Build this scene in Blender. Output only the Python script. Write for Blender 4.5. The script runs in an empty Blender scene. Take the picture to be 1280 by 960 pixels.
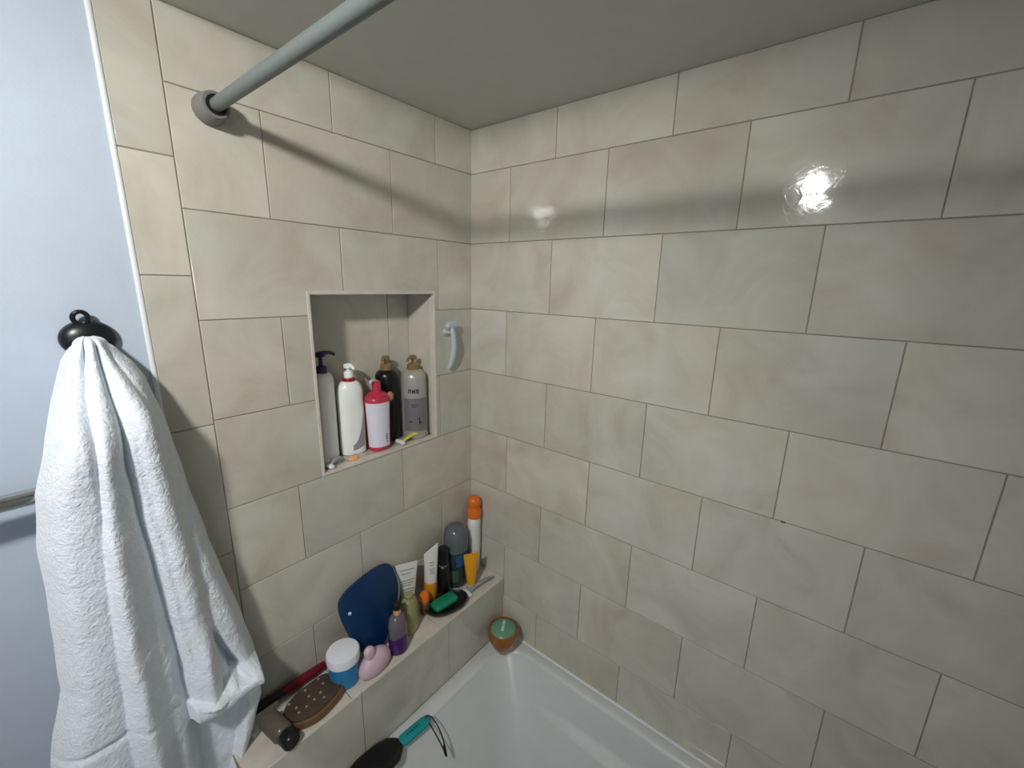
import bpy, math, random
from mathutils import Vector, Matrix, noise
random.seed(4)
PI = math.pi
H = 0.206                       # tile course height
CZ = 2.25                       # ceiling over the tub
def ZR(k): return CZ + (k + 0.3975) * H      # height of grout course k (k negative)
COL = bpy.context.scene.collection

# ------------------------------------------------------------------ materials
def lin(c):
    return tuple(((v / 255) / 12.92 if v / 255 <= 0.04045 else ((v / 255 + 0.055) / 1.055) ** 2.4) for v in c)
def mat(name, rgb, rough=0.5, metal=0.0, trans=0.0, var=0.0, vscale=20, bump=0.0, bscale=60, coat=0.0, ior=1.45, sheen=0.0, alpha=1.0, sub=0.0):
    m = bpy.data.materials.new(name); m.use_nodes = True
    nt = m.node_tree; b = nt.nodes['Principled BSDF']
    c = lin(rgb)
    b.inputs['Base Color'].default_value = (*c, 1)
    b.inputs['Roughness'].default_value = rough
    b.inputs['Metallic'].default_value = metal
    b.inputs['Transmission Weight'].default_value = trans
    b.inputs['Coat Weight'].default_value = coat
    b.inputs['IOR'].default_value = ior
    b.inputs['Sheen Weight'].default_value = sheen
    b.inputs['Alpha'].default_value = alpha
    tc = nt.nodes.new('ShaderNodeTexCoord')
    n = nt.nodes.new('ShaderNodeTexNoise'); n.inputs['Scale'].default_value = vscale; n.inputs['Detail'].default_value = 4
    nt.links.new(tc.outputs['Object'], n.inputs['Vector'])
    v = max(var, 0.02)
    r = nt.nodes.new('ShaderNodeValToRGB')
    r.color_ramp.elements[0].position = 0.3; r.color_ramp.elements[1].position = 0.7
    r.color_ramp.elements[0].color = (*[x * (1 - v) for x in c], 1)
    r.color_ramp.elements[1].color = (*[min(1, x * (1 + v)) for x in c], 1)
    nt.links.new(n.outputs['Fac'], r.inputs['Fac']); nt.links.new(r.outputs['Color'], b.inputs['Base Color'])
    if bump > 0:
        n2 = nt.nodes.new('ShaderNodeTexNoise'); n2.inputs['Scale'].default_value = bscale; n2.inputs['Detail'].default_value = 5
        nt.links.new(tc.outputs['Object'], n2.inputs['Vector'])
        bp = nt.nodes.new('ShaderNodeBump'); bp.inputs['Strength'].default_value = bump; bp.inputs['Distance'].default_value = 0.003
        nt.links.new(n2.outputs['Fac'], bp.inputs['Height']); nt.links.new(bp.outputs['Normal'], b.inputs['Normal'])
    return m

def tile_material():
    m = bpy.data.materials.new('beige_glazed_tile'); m.use_nodes = True
    nt = m.node_tree; N = nt.nodes; Lk = nt.links; b = N['Principled BSDF']
    geo = N.new('ShaderNodeTexCoord')
    at = N.new('ShaderNodeAttribute'); at.attribute_name = 'tile_tone'
    add = N.new('ShaderNodeVectorMath'); add.operation = 'MULTIPLY_ADD'
    add.inputs[1].default_value = (7, 7, 7)
    Lk.new(at.outputs['Color'], add.inputs[0]); Lk.new(geo.outputs['Object'], add.inputs[2])
    n1 = N.new('ShaderNodeTexNoise'); n1.inputs['Scale'].default_value = 6; n1.inputs['Detail'].default_value = 6; n1.inputs['Roughness'].default_value = 0.6
    n1.inputs['Distortion'].default_value = 0.8
    Lk.new(add.outputs[0], n1.inputs['Vector'])
    r1 = N.new('ShaderNodeValToRGB'); e = r1.color_ramp.elements
    e[0].position = 0.30; e[0].color = (*lin((184, 177, 164)), 1)
    e[1].position = 0.72; e[1].color = (*lin((206, 203, 193)), 1)
    x = e.new(0.5); x.color = (*lin((196, 192, 180)), 1)
    Lk.new(n1.outputs['Fac'], r1.inputs['Fac'])
    n2 = N.new('ShaderNodeTexNoise'); n2.inputs['Scale'].default_value = 2.7; n2.inputs['Detail'].default_value = 2
    Lk.new(add.outputs[0], n2.inputs['Vector'])
    mix = N.new('ShaderNodeMix'); mix.data_type = 'RGBA'; mix.blend_type = 'MULTIPLY'; mix.inputs['Factor'].default_value = 1
    r2 = N.new('ShaderNodeValToRGB'); e = r2.color_ramp.elements
    e[0].position = 0.35; e[0].color = (1.0, 0.985, 0.955, 1); e[1].position = 0.65; e[1].color = (0.96, 0.985, 0.975, 1)
    Lk.new(n2.outputs['Fac'], r2.inputs['Fac'])
    Lk.new(r1.outputs['Color'], mix.inputs[6]); Lk.new(r2.outputs['Color'], mix.inputs[7])
    # tone per tile
    sep = N.new('ShaderNodeSeparateColor'); Lk.new(at.outputs['Color'], sep.inputs[0])
    mr = N.new('ShaderNodeMapRange'); mr.inputs['To Min'].default_value = 0.95; mr.inputs['To Max'].default_value = 1.04
    Lk.new(sep.outputs[0], mr.inputs['Value'])
    vm = N.new('ShaderNodeVectorMath'); vm.operation = 'SCALE'
    Lk.new(mix.outputs[2], vm.inputs[0]); Lk.new(mr.outputs[0], vm.inputs['Scale'])
    Lk.new(vm.outputs[0], b.inputs['Base Color'])
    b.inputs['Roughness'].default_value = 0.065
    b.inputs['Specular IOR Level'].default_value = 0.75
    n3 = N.new('ShaderNodeTexNoise'); n3.inputs['Scale'].default_value = 30; n3.inputs['Detail'].default_value = 4; n3.inputs['Distortion'].default_value = 1.2
    Lk.new(add.outputs[0], n3.inputs['Vector'])
    bp = N.new('ShaderNodeBump'); bp.inputs['Strength'].default_value = 0.25; bp.inputs['Distance'].default_value = 0.0010
    Lk.new(n3.outputs['Fac'], bp.inputs['Height']); Lk.new(bp.outputs['Normal'], b.inputs['Normal'])
    return m

M = {}
M['tile'] = tile_material()
M['grout'] = mat('grout', (140, 134, 121), 0.7, var=0.15, vscale=30, bump=0.3)
M['ledge_stone'] = mat('ledge_stone', (205, 198, 186), 0.35, var=0.07, vscale=25)
M['paint'] = mat('blue_white_paint', (184, 195, 209), 0.55, var=0.01, bump=0.12, bscale=180)
M['room_white'] = mat('room_white_paint', (238, 240, 242), 0.7)
M['ceiling'] = mat('ceiling_paint', (205, 205, 197), 0.8, bump=0.1, bscale=150)
M['floor'] = mat('floor_tile', (222, 220, 214), 0.4, var=0.1)
M['caulk'] = mat('caulk', (222, 224, 224), 0.4)
M['tub'] = mat('tub_enamel', (208, 212, 212), 0.16, coat=0.3)
M['rod'] = mat('rod_grey', (108, 115, 112), 0.42, var=0.06, vscale=300, bump=0.15, bscale=500)
M['rod_end'] = mat('rod_end_grey', (116, 116, 111), 0.5)
M['chrome'] = mat('chrome', (190, 190, 186), 0.12, metal=1.0)
M['black'] = mat('black_plastic', (14, 15, 17), 0.3)
M['gasket'] = mat('black_rubber', (15, 15, 15), 0.6)
M['hook'] = mat('hook_black', (20, 25, 28), 0.32)
M['white'] = mat('white_plastic', (226, 228, 226), 0.3)
M['whitegloss'] = mat('white_gloss_plastic', (236, 240, 236), 0.2)
M['greylabel'] = mat('grey_print', (140, 146, 146), 0.4)
M['greyink'] = mat('grey_ink', (95, 95, 95), 0.5)
M['darkink'] = mat('dark_ink', (40, 36, 44), 0.5)
M['navy'] = mat('navy_plastic', (12, 22, 74), 0.3)
M['red'] = mat('red_plastic', (150, 22, 40), 0.3)
M['redpink'] = mat('rose_red_plastic', (188, 52, 74), 0.3)
M['lavlabel'] = mat('lavender_white_label', (222, 218, 232), 0.5, var=0.03)
M['gold'] = mat('antique_gold_plastic', (150, 124, 80), 0.28, metal=0.35)
M['tan'] = mat('tan_plastic', (176, 128, 82), 0.5)
M['silver'] = mat('silver_grey_plastic', (176, 173, 166), 0.25, metal=0.25)
M['mauve'] = mat('mauve_grey_band', (124, 120, 125), 0.35, metal=0.2)
M['yellow'] = mat('yellow_plastic', (214, 200, 60), 0.35)
M['bluegrey'] = mat('pale_blue_grey_plastic', (186, 194, 208), 0.3)
M['orange'] = mat('orange_plastic', (224, 112, 34), 0.35)
M['amberyellow'] = mat('amber_yellow_plastic', (224, 158, 26), 0.35)
M['amber'] = mat('amber_orange_plastic', (214, 140, 40), 0.3)
M['paleorange'] = mat('pale_peach_plastic', (226, 170, 120), 0.4)
M['smoke'] = mat('smoke_grey_plastic', (122, 130, 134), 0.2, trans=0.45)
M['teallabel'] = mat('teal_blue_label', (38, 84, 128), 0.4)
M['greenlabel'] = mat('dull_green_label', (66, 92, 70), 0.4)
M['bottleteal'] = mat('dark_teal_plastic', (40, 58, 66), 0.25)
M['whitetube'] = mat('off_white_tube', (214, 215, 208), 0.4)
M['olive'] = mat('yellow_green_plastic', (178, 176, 118), 0.25, trans=0.35)
M['purple'] = mat('purple_plastic', (74, 28, 108), 0.25, trans=0.15)
M['clearviolet'] = mat('clear_violet_plastic', (132, 120, 132), 0.2, trans=0.4)
M['blue'] = mat('dark_blue_plastic', (6, 46, 86), 0.32)
M['bristle'] = mat('pale_bristles', (206, 220, 226), 0.6, var=0.2, vscale=400)
M['pink'] = mat('pink_silicone', (210, 180, 192), 0.4)
M['jarblue'] = mat('jar_blue', (40, 122, 172), 0.3, var=0.05)
M['lid'] = mat('white_lid', (226, 228, 236), 0.4)
M['greensoap'] = mat('green_soap', (24, 128, 92), 0.45, var=0.05)
M['dish'] = mat('black_dish', (24, 27, 29), 0.35)
M['wine'] = mat('dark_red_plastic', (104, 16, 30), 0.25)
M['brown'] = mat('brown_translucent_plastic', (74, 58, 48), 0.3, var=0.12, vscale=30)
M['brownrim'] = mat('amber_brown_rim', (108, 80, 50), 0.4)
M['pin'] = mat('pale_pins', (158, 138, 130), 0.4)
M['brownglass'] = mat('grey_brown_plastic', (92, 84, 74), 0.25)
M['clear'] = mat('milky_plastic', (196, 196, 188), 0.3, trans=0.2)
M['ambercup'] = mat('amber_cup', (170, 104, 46), 0.2, trans=0.3)
M['cupgreen'] = mat('grey_green_cover', (104, 146, 120), 0.3)
M['cupmark'] = mat('pale_green_mark', (188, 212, 196), 0.4)
M['teal'] = mat('teal_rubber', (20, 142, 146), 0.4)
M['tealink'] = mat('dark_teal_ink', (10, 66, 72), 0.5)
M['cord'] = mat('dark_cord', (38, 40, 40), 0.7)
M['rust'] = mat('rust_spot', (96, 52, 38), 0.7)

def terry():
    m = mat('white_terry', (226, 233, 241), 0.95, var=0.03, vscale=60, sheen=0.4)
    nt = m.node_tree; N = nt.nodes; Lk = nt.links; b = N['Principled BSDF']
    tc = N.new('ShaderNodeTexCoord')
    a = N.new('ShaderNodeTexNoise'); a.inputs['Scale'].default_value = 260; a.inputs['Detail'].default_value = 3
    v = N.new('ShaderNodeTexNoise'); v.inputs['Scale'].default_value = 70; v.inputs['Detail'].default_value = 4; v.inputs['Distortion'].default_value = 1.5
    Lk.new(tc.outputs['Object'], a.inputs['Vector']); Lk.new(tc.outputs['Object'], v.inputs['Vector'])
    ad = N.new('ShaderNodeMath'); ad.operation = 'MULTIPLY_ADD'; ad.inputs[1].default_value = 1.6
    Lk.new(v.outputs['Fac'], ad.inputs[0]); Lk.new(a.outputs['Fac'], ad.inputs[2])
    bp = N.new('ShaderNodeBump'); bp.inputs['Strength'].default_value = 0.5; bp.inputs['Distance'].default_value = 0.0038
    Lk.new(ad.outputs[0], bp.inputs['Height']); Lk.new(bp.outputs['Normal'], b.inputs['Normal'])
    return m
M['terry'] = terry()
def emis(name, rgb, s):
    m = bpy.data.materials.new(name); m.use_nodes = True; b = m.node_tree.nodes['Principled BSDF']
    b.inputs['Base Color'].default_value = (*lin(rgb), 1)
    b.inputs['Emission Color'].default_value = (*lin(rgb), 1); b.inputs['Emission Strength'].default_value = s
    return m
M['globe'] = emis('lit_globe', (255, 250, 242), 8)

M['fill_glow'] = emis('fill_globe_emission', (250, 250, 252), 14)  # emission of the added fill globe

# ------------------------------------------------------------------ mesh helpers
class MB:
    def __init__(s): s.v = []; s.f = []; s.mi = []; s.mats = []; s.cur = 0; s.tone = []; s.t = (0.5, 0.5, 0.5)
    def use(s, m):
        if m not in s.mats: s.mats.append(m)
        s.cur = s.mats.index(m); return s
    def add(s, V, F, T=None):
        o = len(s.v)
        for p in V:
            p = Vector(p)
            if T is not None: p = T @ p
            s.v.append(p)
        for f in F:
            s.f.append([i + o for i in f]); s.mi.append(s.cur); s.tone.append(s.t)
        return s
    def build(s, name, m=None, parent=None, smooth=True, loc=None, rot=None, angle=40, tone=False):
        if tone: smooth = False
        me = bpy.data.meshes.new(name); me.from_pydata([tuple(p) for p in s.v], [], s.f)
        mats = s.mats if s.mats else [m]
        if m is not None and not s.mats: mats = [m]
        for x in mats: me.materials.append(M[x])
        for i, p in enumerate(me.polygons):
            p.material_index = s.mi[i] if s.mats else 0
            p.use_smooth = smooth
        if tone:
            ca = me.color_attributes.new('tile_tone', 'FLOAT_COLOR', 'CORNER')
            for i, p in enumerate(me.polygons):
                for li in p.loop_indices: ca.data[li].color = (*s.tone[i], 1)
        me.update()
        if smooth: me.set_sharp_from_angle(angle=math.radians(angle))
        o = bpy.data.objects.new(name, me); COL.objects.link(o)
        if parent: o.parent = parent
        if loc: o.location = loc
        if rot: o.rotation_euler = rot
        return o
def ringpts(rx, ry, z, n=28, p=2.0, cx=0, cy=0):
    out = []
    for i in range(n):
        a = 2 * PI * i / n; c, s_ = math.cos(a), math.sin(a)
        out.append((cx + rx * math.copysign(abs(c) ** (2 / p), c), cy + ry * math.copysign(abs(s_) ** (2 / p), s_), z))
    return out
def loft(rings, cap0=True, cap1=True):
    V = [p for r in rings for p in r]; n = len(rings[0]); F = []
    for k in range(len(rings) - 1):
        for i in range(n):
            j = (i + 1) % n; F.append([k * n + i, k * n + j, (k + 1) * n + j, (k + 1) * n + i])
    if cap0: F.append(list(range(n))[::-1])
    if cap1: F.append([(len(rings) - 1) * n + i for i in range(n)])
    return V, F
def lathe(prof, n=32, sx=1.0, sy=1.0, p=2.0):
    return loft([ringpts(max(r, 1e-4) * sx, max(r, 1e-4) * sy, z, n, p) for r, z in prof])
def rbox(cx, cy, cz, lx, ly, lz, b=0.002):
    """box with rounded edges, sizes are full"""
    hx, hy, hz = lx / 2, ly / 2, lz / 2; b = min(b, hx * .9, hy * .9, hz * .9); R = []
    def rr(x, y, c, z):
        pts = []
        for (sx, sy, a0) in ((1, 1, 0), (-1, 1, PI / 2), (-1, -1, PI), (1, -1, 1.5 * PI)):
            for k in range(4):
                a = a0 + k * PI / 6
                pts.append((cx + sx * (x - c) + c * math.cos(a), cy + sy * (y - c) + c * math.sin(a), cz + z))
        return pts
    for k in range(4):
        a = k * PI / 6; R.append(rr(hx - b + b * math.sin(a), hy - b + b * math.sin(a), b, -hz + b - b * math.cos(a)))
    for k in range(4):
        a = k * PI / 6; R.append(rr(hx - b + b * math.cos(a), hy - b + b * math.cos(a), b, hz - b + b * math.sin(a)))
    return loft(R)
def tube(pts, rad, n=12, flat=1.0, close=True):
    pts = [Vector(p) for p in pts]; rads = rad if isinstance(rad, (list, tuple)) else [rad] * len(pts)
    R = []; t0 = (pts[1] - pts[0]).normalized()
    up = Vector((0, 0, 1)) if abs(t0.z) < 0.9 else Vector((0, 1, 0))
    for i, p in enumerate(pts):
        t = (pts[min(i + 1, len(pts) - 1)] - pts[max(i - 1, 0)]).normalized()
        s_ = t.cross(up).normalized(); u = s_.cross(t).normalized(); up = u
        R.append([tuple(p + s_ * math.cos(2 * PI * k / n) * rads[i] + u * math.sin(2 * PI * k / n) * rads[i] * flat) for k in range(n)])
    return loft(R, close, close)
def spline(P, n=8):
    P = [Vector(p) for p in P]; out = []
    for i in range(len(P) - 1):
        a = P[max(i - 1, 0)]; b = P[i]; c = P[i + 1]; d = P[min(i + 2, len(P) - 1)]
        for k in range(n):
            t = k / n
            out.append(0.5 * ((2 * b) + (c - a) * t + (2 * a - 5 * b + 4 * c - d) * t * t + (3 * b - a - 3 * c + d) * t ** 3))
    out.append(P[-1]); return out
def obj(name, geo, m, parent=None, smooth=True, loc=None, rot=None, angle=40):
    b = MB(); b.add(*geo); return b.build(name, m, parent, smooth, loc, rot, angle)
def thing(name, label, cat, loc=(0, 0, 0), rot=(0, 0, 0), group=None):
    o = bpy.data.objects.new(name, None); COL.objects.link(o); o.empty_display_size = 0.02
    o.location = loc; o.rotation_euler = rot
    o['label'] = label; o['category'] = cat
    if group: o['group'] = group
    return o
def tag(o, label, cat, group=None, kind=None):
    o['label'] = label; o['category'] = cat
    if group: o['group'] = group
    if kind: o['kind'] = kind
    return o
def struct(o, label=None):
    o['kind'] = 'structure'
    if label: o['label'] = label
    return o
def quadbox(mb, x0, x1, y0, y1, z0, z1):
    V = [(x, y, z) for z in (z0, z1) for y in (y0, y1) for x in (x0, x1)]
    mb.add(V, [[0, 2, 3, 1], [4, 5, 7, 6], [0, 1, 5, 4], [2, 6, 7, 3], [0, 4, 6, 2], [1, 3, 7, 5]])

# ------------------------------------------------------------------ tiles
def tile(mb, poly, frame, th=0.006, bev=0.0012, gap=0.0010, use='tile'):
    """poly: CCW right-angled polygon in wall (u,v); frame maps (u,v,height) to the room"""
    n = len(poly)
    def inset(d):
        out = []
        for i in range(n):
            p0 = Vector(poly[i - 1]); p1 = Vector(poly[i]); p2 = Vector(poly[(i + 1) % n])
            e1 = (p1 - p0).normalized(); e2 = (p2 - p1).normalized()
            n1 = Vector((-e1.y, e1.x)); n2 = Vector((-e2.y, e2.x))
            out.append(p1 + (n1 + n2) * d)
        return out
    mb.use(use); mb.t = (random.random(), random.random(), random.random())
    tx, tz = (random.random() - .5) * 0.0006, (random.random() - .5) * 0.0006
    c = sum((Vector(p) for p in poly), Vector((0, 0))) / n
    L = []
    for d, hh in ((gap, -0.003), (gap, th - bev), (gap + bev * .3, th - bev * .3), (gap + bev, th)):
        L.append([frame(q.x, q.y, hh + ((q.x - c.x) * tx + (q.y - c.y) * tz if hh > 0 else 0)) for q in inset(d)])
    V = [p for l in L for p in l]; F = []
    for k in range(3):
        for i in range(n):
            j = (i + 1) % n; F.append([k * n + i, k * n + j, (k + 1) * n + j, (k + 1) * n + i])
    F.append([3 * n + i for i in range(n)])
    mb.add(V, F)
def rect(u0, v0, u1, v1): return [(u0, v0), (u1, v0), (u1, v1), (u0, v1)]

LEDGE_Z, LEDGE_Y, RIM = 0.760, -0.165, 0.542
NX0, NX1, NZ0, NZ1, ND = -0.541, -0.163, 1.309, 1.764, 0.13
XB, XE = -0.762, -0.840        # joint of the border course, edge of the tiling
TH = 0.006
# left tiled wall: surface of the tiles lies at y = 0
mb = MB()
fr = lambda u, v, h_: (u, -h_ + TH, v)
mb.use('grout')
yb = 0.0018
def gq(x0, x1, z0, z1):
    mb.add([(x0, yb, z0), (x1, yb, z0), (x1, yb, z1), (x0, yb, z1)], [[0, 1, 2, 3]])
gq(XE, NX0, 0.0, CZ); gq(NX1, 0.006, 0.0, CZ); gq(NX0, NX1, 0.0, NZ0); gq(NX0, NX1, NZ1, CZ)
L15 = 1.5 * H
odd = [-0.700 * H - L15 * k for k in range(-1, 4)]        # joints of rows 1,3,5
even = [-1.452 * H - L15 * k for k in range(-1, 3)]       # joints of rows 2,4,6
for row in range(1, 10):
    z1 = min(ZR(-(row - 1)), CZ); z0 = ZR(-row)
    js = [j for j in (even if row % 2 == 0 else odd) if XB + 0.03 < j < -0.02]
    xs = sorted([XB] + js + [0.004])
    for a, b_ in zip(xs[:-1], xs[1:]):
        if z1 <= NZ0 + 0.01 or z0 >= NZ1 or b_ <= NX0 or a >= NX1:
            if row == 5 and not (b_ <= NX0 or a >= NX1) and z0 < NZ0:
                pass
            tile(mb, rect(a, z0, b_, z1), fr)
            continue
        if row == 3:
            if a < NX0: tile(mb, [(a, z0), (NX0, z0), (NX0, NZ1), (b_, NZ1), (b_, z1), (a, z1)], fr)
            elif b_ > NX1: tile(mb, [(a, NZ1), (NX1, NZ1), (NX1, z0), (b_, z0), (b_, z1), (a, z1)], fr)
            else: tile(mb, rect(a, NZ1, b_, z1), fr)
        else:
            if a < NX0: tile(mb, rect(a, z0, NX0, z1), fr)
            if b_ > NX1: tile(mb, rect(NX1, z0, b_, z1), fr)
zz = [CZ, 2.006, 1.7985, 1.5] ; 
while zz[-1] > 0.2: zz.append(zz[-1] - 0.3)
for a, b_ in zip(zz[1:], zz[:-1]): tile(mb, rect(XE, a, XB, b_), fr)
# niche lining
nb = mb
nb.use('grout')
nb.add([(NX0, ND, NZ0), (NX1, ND, NZ0), (NX1, ND, NZ1), (NX0, ND, NZ1)], [[0, 1, 2, 3]])
tile(nb, rect(NX0, NZ0, -0.24, NZ1), lambda u, v, h_: (u, ND - h_, v), th=0.004)
tile(nb, rect(-0.24, NZ0, NX1, NZ1), lambda u, v, h_: (u, ND - h_, v), th=0.004)
tile(nb, rect(0.0, NZ0, ND, NZ1), lambda u, v, h_: (NX1 + 0.004 - h_, ND - u, v), th=0.004)
tile(nb, rect(0.0, NZ0, ND, NZ1), lambda u, v, h_: (NX0 - 0.004 + h_, u, v), th=0.004)
tile(nb, rect(NX0, 0.0, NX1, ND), lambda u, v, h_: (u, v, NZ0 - 0.004 + h_), th=0.004)
tile(nb, rect(NX0, 0.0, NX1, ND), lambda u, v, h_: (u, ND - v, NZ1 + 0.004 - h_), th=0.004)
struct(mb.build('wall_left', tone=True, angle=25), 'beige tiled end wall with recessed niche')

# pale edge trim round the niche opening
mb = MB()
ring_ = lambda g, y: [(NX0 - g, y, NZ0 - g), (NX1 + g, y, NZ0 - g), (NX1 + g, y, NZ1 + g), (NX0 - g, y, NZ1 + g)]
rg = [ring_(-0.0015, 0.02), ring_(-0.0015, -0.0006), ring_(0.0, -0.0018), ring_(0.0055, -0.0016), ring_(0.0068, 0.0004)]
V, F = loft(rg, False, False); mb.add(V, F)
struct(mb.build('trim_3', 'ledge_stone', smooth=False), 'pale edging round the niche opening')

# right tiled wall, tile surface at x = 0
mb = MB(); mb.use('grout')
mb.add([(0.0018, 0.01, 0), (0.0018, -1.75, 0), (0.0018, -1.75, CZ), (0.0018, 0.01, CZ)], [[3, 2, 1, 0]])
fr = lambda u, v, h_: (TH - h_, -u, v)
for row in range(1, 10):
    z1 = min(ZR(-(row - 1)), CZ); z0 = ZR(-row)
    off = {1: 1.512, 0: 0.767}[row % 2] * H if row < 4 else {1: 0.027 if row == 5 else 1.515, 0: 0.742 if row == 4 else 0.80}[row % 2] * H
    js = [off + L15 * k for k in range(-2, 7)]
    us = [-0.004] + [j for j in js if 0.03 < j < 1.70] + [1.745]
    for a, b_ in zip(us[:-1], us[1:]): tile(mb, rect(a, z0, b_, z1), fr)
mb.use('rust'); V, F = rbox(0.0, -4.62 * H, ZR(-5) + 0.0005, 0.0012, 0.009, 0.0035, 0.0005); mb.add(V, F)
struct(mb.build('wall_right', tone=True, angle=25), 'beige tiled long wall beside the tub')

# painted wall left of the tiles, other walls, ceiling, floor
X0, Y0, Y1, CH = -2.45, -1.72, -2.55, 2.42
mb = MB(); quadbox(mb, X0, XE, 0.004, 0.12, 0, CH); quadbox(mb, XE, 0.12, 0.14, 0.16, 0, CH)
struct(mb.build('wall_back', 'paint', smooth=False), 'blue-white painted wall left of the tiling')
mb = MB(); quadbox(mb, X0 - .1, X0, Y1 - .1, 0.12, 0, CH); struct(mb.build('wall_far', 'room_white', smooth=False))
mb = MB(); quadbox(mb, X0, -0.86, Y1 - .1, Y1, 0, CH); quadbox(mb, -0.86, 0.12, Y1 - .1, Y0, 0, CH); struct(mb.build('wall_front', 'room_white', smooth=False))
mb = MB(); quadbox(mb, X0 - .1, 0.12, Y1 - .1, 0.16, -0.1, 0); struct(mb.build('floor', 'floor', smooth=False))
mb = MB(); quadbox(mb, -0.86, 0.12, Y0 - .05, 0.16, CZ, CH + .05); quadbox(mb, X0 - .1, -0.86, Y1 - .1, 0.12, CH, CH + .05)
struct(mb.build('ceiling', 'ceiling', smooth=False), 'grey-white ceiling over the tub')
mb = MB(); V, F = tube([(XE - 0.003, 0.0015, 0.0), (XE - 0.003, 0.0015, CZ)], 0.0046, 10, 0.7); mb.add(V, F)
struct(mb.build('trim_1', 'caulk'), 'white caulk bead along the tile edge')

# ledge
mb = MB()
mb.use('grout'); quadbox(mb, XE, 0.0, LEDGE_Y + 0.003, 0.002, 0.0, LEDGE_Z - 0.004)
us = [XE, -0.60, -0.30, 0.0]
for a, b_ in zip(us[:-1], us[1:]):
    tile(mb, rect(a, LEDGE_Y + 0.001, b_, 0.0), lambda u, v, h_: (u, v, LEDGE_Z - TH + h_), use='ledge_stone')
for a, b_ in ((XE, -0.575), (-0.575, -0.27), (-0.27, 0.0)):
    tile(mb, rect(a, RIM - 0.01, b_, LEDGE_Z - 0.001), lambda u, v, h_: (u, LEDGE_Y + TH - h_, v))
struct(mb.build('wall_ledge', tone=True, angle=25), 'tiled ledge along the head of the tub')

# ------------------------------------------------------------------ bathtub
def rrect(x0, x1, y0, y1, r, z, n=10, m=8):
    pts = []
    cs = [(x1 - r, y1 - r, 0), (x0 + r, y1 - r, PI / 2), (x0 + r, y0 + r, PI), (x1 - r, y0 + r, 1.5 * PI)]
    for ci, (cx, cy, a0) in enumerate(cs):
        for k in range(n): 
            a = a0 + (PI / 2) * k / (n - 1); pts.append((cx + r * math.cos(a), cy + r * math.sin(a), z))
        nx = cs[(ci + 1) % 4]; a1 = nx[2]
        p = Vector(pts[-1]); q = Vector((nx[0] + r * math.cos(a1), nx[1] + r * math.sin(a1), z))
        for k in range(1, m): pts.append(tuple(p.lerp(q, k / m)))
    return pts
ox0, ox1, oy0, oy1 = -0.765, -0.001, -1.715, LEDGE_Y - 0.001
R = [rrect(ox0, ox1, oy0, oy1, 0.006, 0.0), rrect(ox0, ox1, oy0, oy1, 0.006, RIM - 0.012)]
for k in range(1, 5):
    a = k * PI / 8; d = 0.012 * (1 - math.cos(a)); R.append(rrect(ox0 + d, ox1 - d * .2, oy0 + d, oy1 - d * .2, 0.008, RIM - 0.012 + 0.012 * math.sin(a)))
T = dict(x0=-0.69, x1=-0.043, y0=-1.62, y1=-0.217)
B = dict(x0=-0.58, x1=-0.190, y0=-1.52, y1=-0.44)
for k in range(0, 5):
    a = k * PI / 8; d = 0.012 * math.sin(a)
    R.append(rrect(T['x0'] + d - .012, T['x1'] - d + .012, T['y0'] + d - .012, T['y1'] - d + .012, 0.10, RIM - 0.012 * (1 - math.cos(a)) if k else RIM))
top = rrect(T['x0'], T['x1'], T['y0'], T['y1'], 0.10, 0); bot = rrect(B['x0'], B['x1'], B['y0'], B['y1'], 0.12, 0)
NB = 90; zt, zbm = RIM - 0.012, 0.13
def ss(a, b, x):
    t = max(0, min(1, (x - a) / (b - a))); return t * t * (3 - 2 * t)
def gl(z):     # armrest profile: steep, shelf at about z 0.43, then steep
    if z > 0.430: return 0.10 * (zt - z) / (zt - 0.430)
    if z > 0.408: return 0.10 + 0.24 * ss(0, 1, (0.430 - z) / 0.022)
    return 0.34 + 0.66 * (0.408 - z) / (0.408 - zbm)
for k in range(1, NB + 1):
    z = zt - (zt - zbm) * k / NB
    ring = []
    for p, q in zip(top, bot):
        w = ss(-0.38, -0.50, p[1]) * ss(-1.5, -1.35, p[1]) if p[0] > -0.2 or p[0] < -0.6 else 0
        g = (1 - w) * ((zt - z) / (zt - zbm)) + w * gl(z)
        ring.append((p[0] + (q[0] - p[0]) * g, p[1] + (q[1] - p[1]) * g, z))
    R.append(ring)
for k in range(1, 6):
    a = k * PI / 10
    R.append([(c[0] + (p[0] - c[0]) * 1, p[1], zbm - 0.0) if False else ((B['x0'] + B['x1']) / 2 + (p[0] - (B['x0'] + B['x1']) / 2) * (1 - 0.25 * math.sin(a) * .6), (B['y0'] + B['y1']) / 2 + (p[1] - (B['y0'] + B['y1']) / 2) * (1 - 0.1 * math.sin(a)), zbm - 0.03 * (1 - math.cos(a))) for p in R[-1]] if k == 1 else
             [((B['x0'] + B['x1']) / 2 + (p[0] - (B['x0'] + B['x1']) / 2) * (1 - 0.15 * math.sin(a)), (B['y0'] + B['y1']) / 2 + (p[1] - (B['y0'] + B['y1']) / 2) * (1 - 0.08 * math.sin(a)), zbm - 0.03 * (1 - math.cos(a))) for p in bot])
tub = obj('bathtub', loft(R, True, True), 'tub', angle=50)
tag(tub, 'white bathtub with rounded corner below the tiled ledge', 'bathtub')
mb = MB()
V, F = tube([(-0.003, LEDGE_Y, RIM + .001), (-0.003, Y0, RIM + .001)], 0.005, 8, 0.9); mb.add(V, F)
struct(mb.build('trim_2', 'caulk'), 'caulk bead between the bathtub and the right wall')

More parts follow.
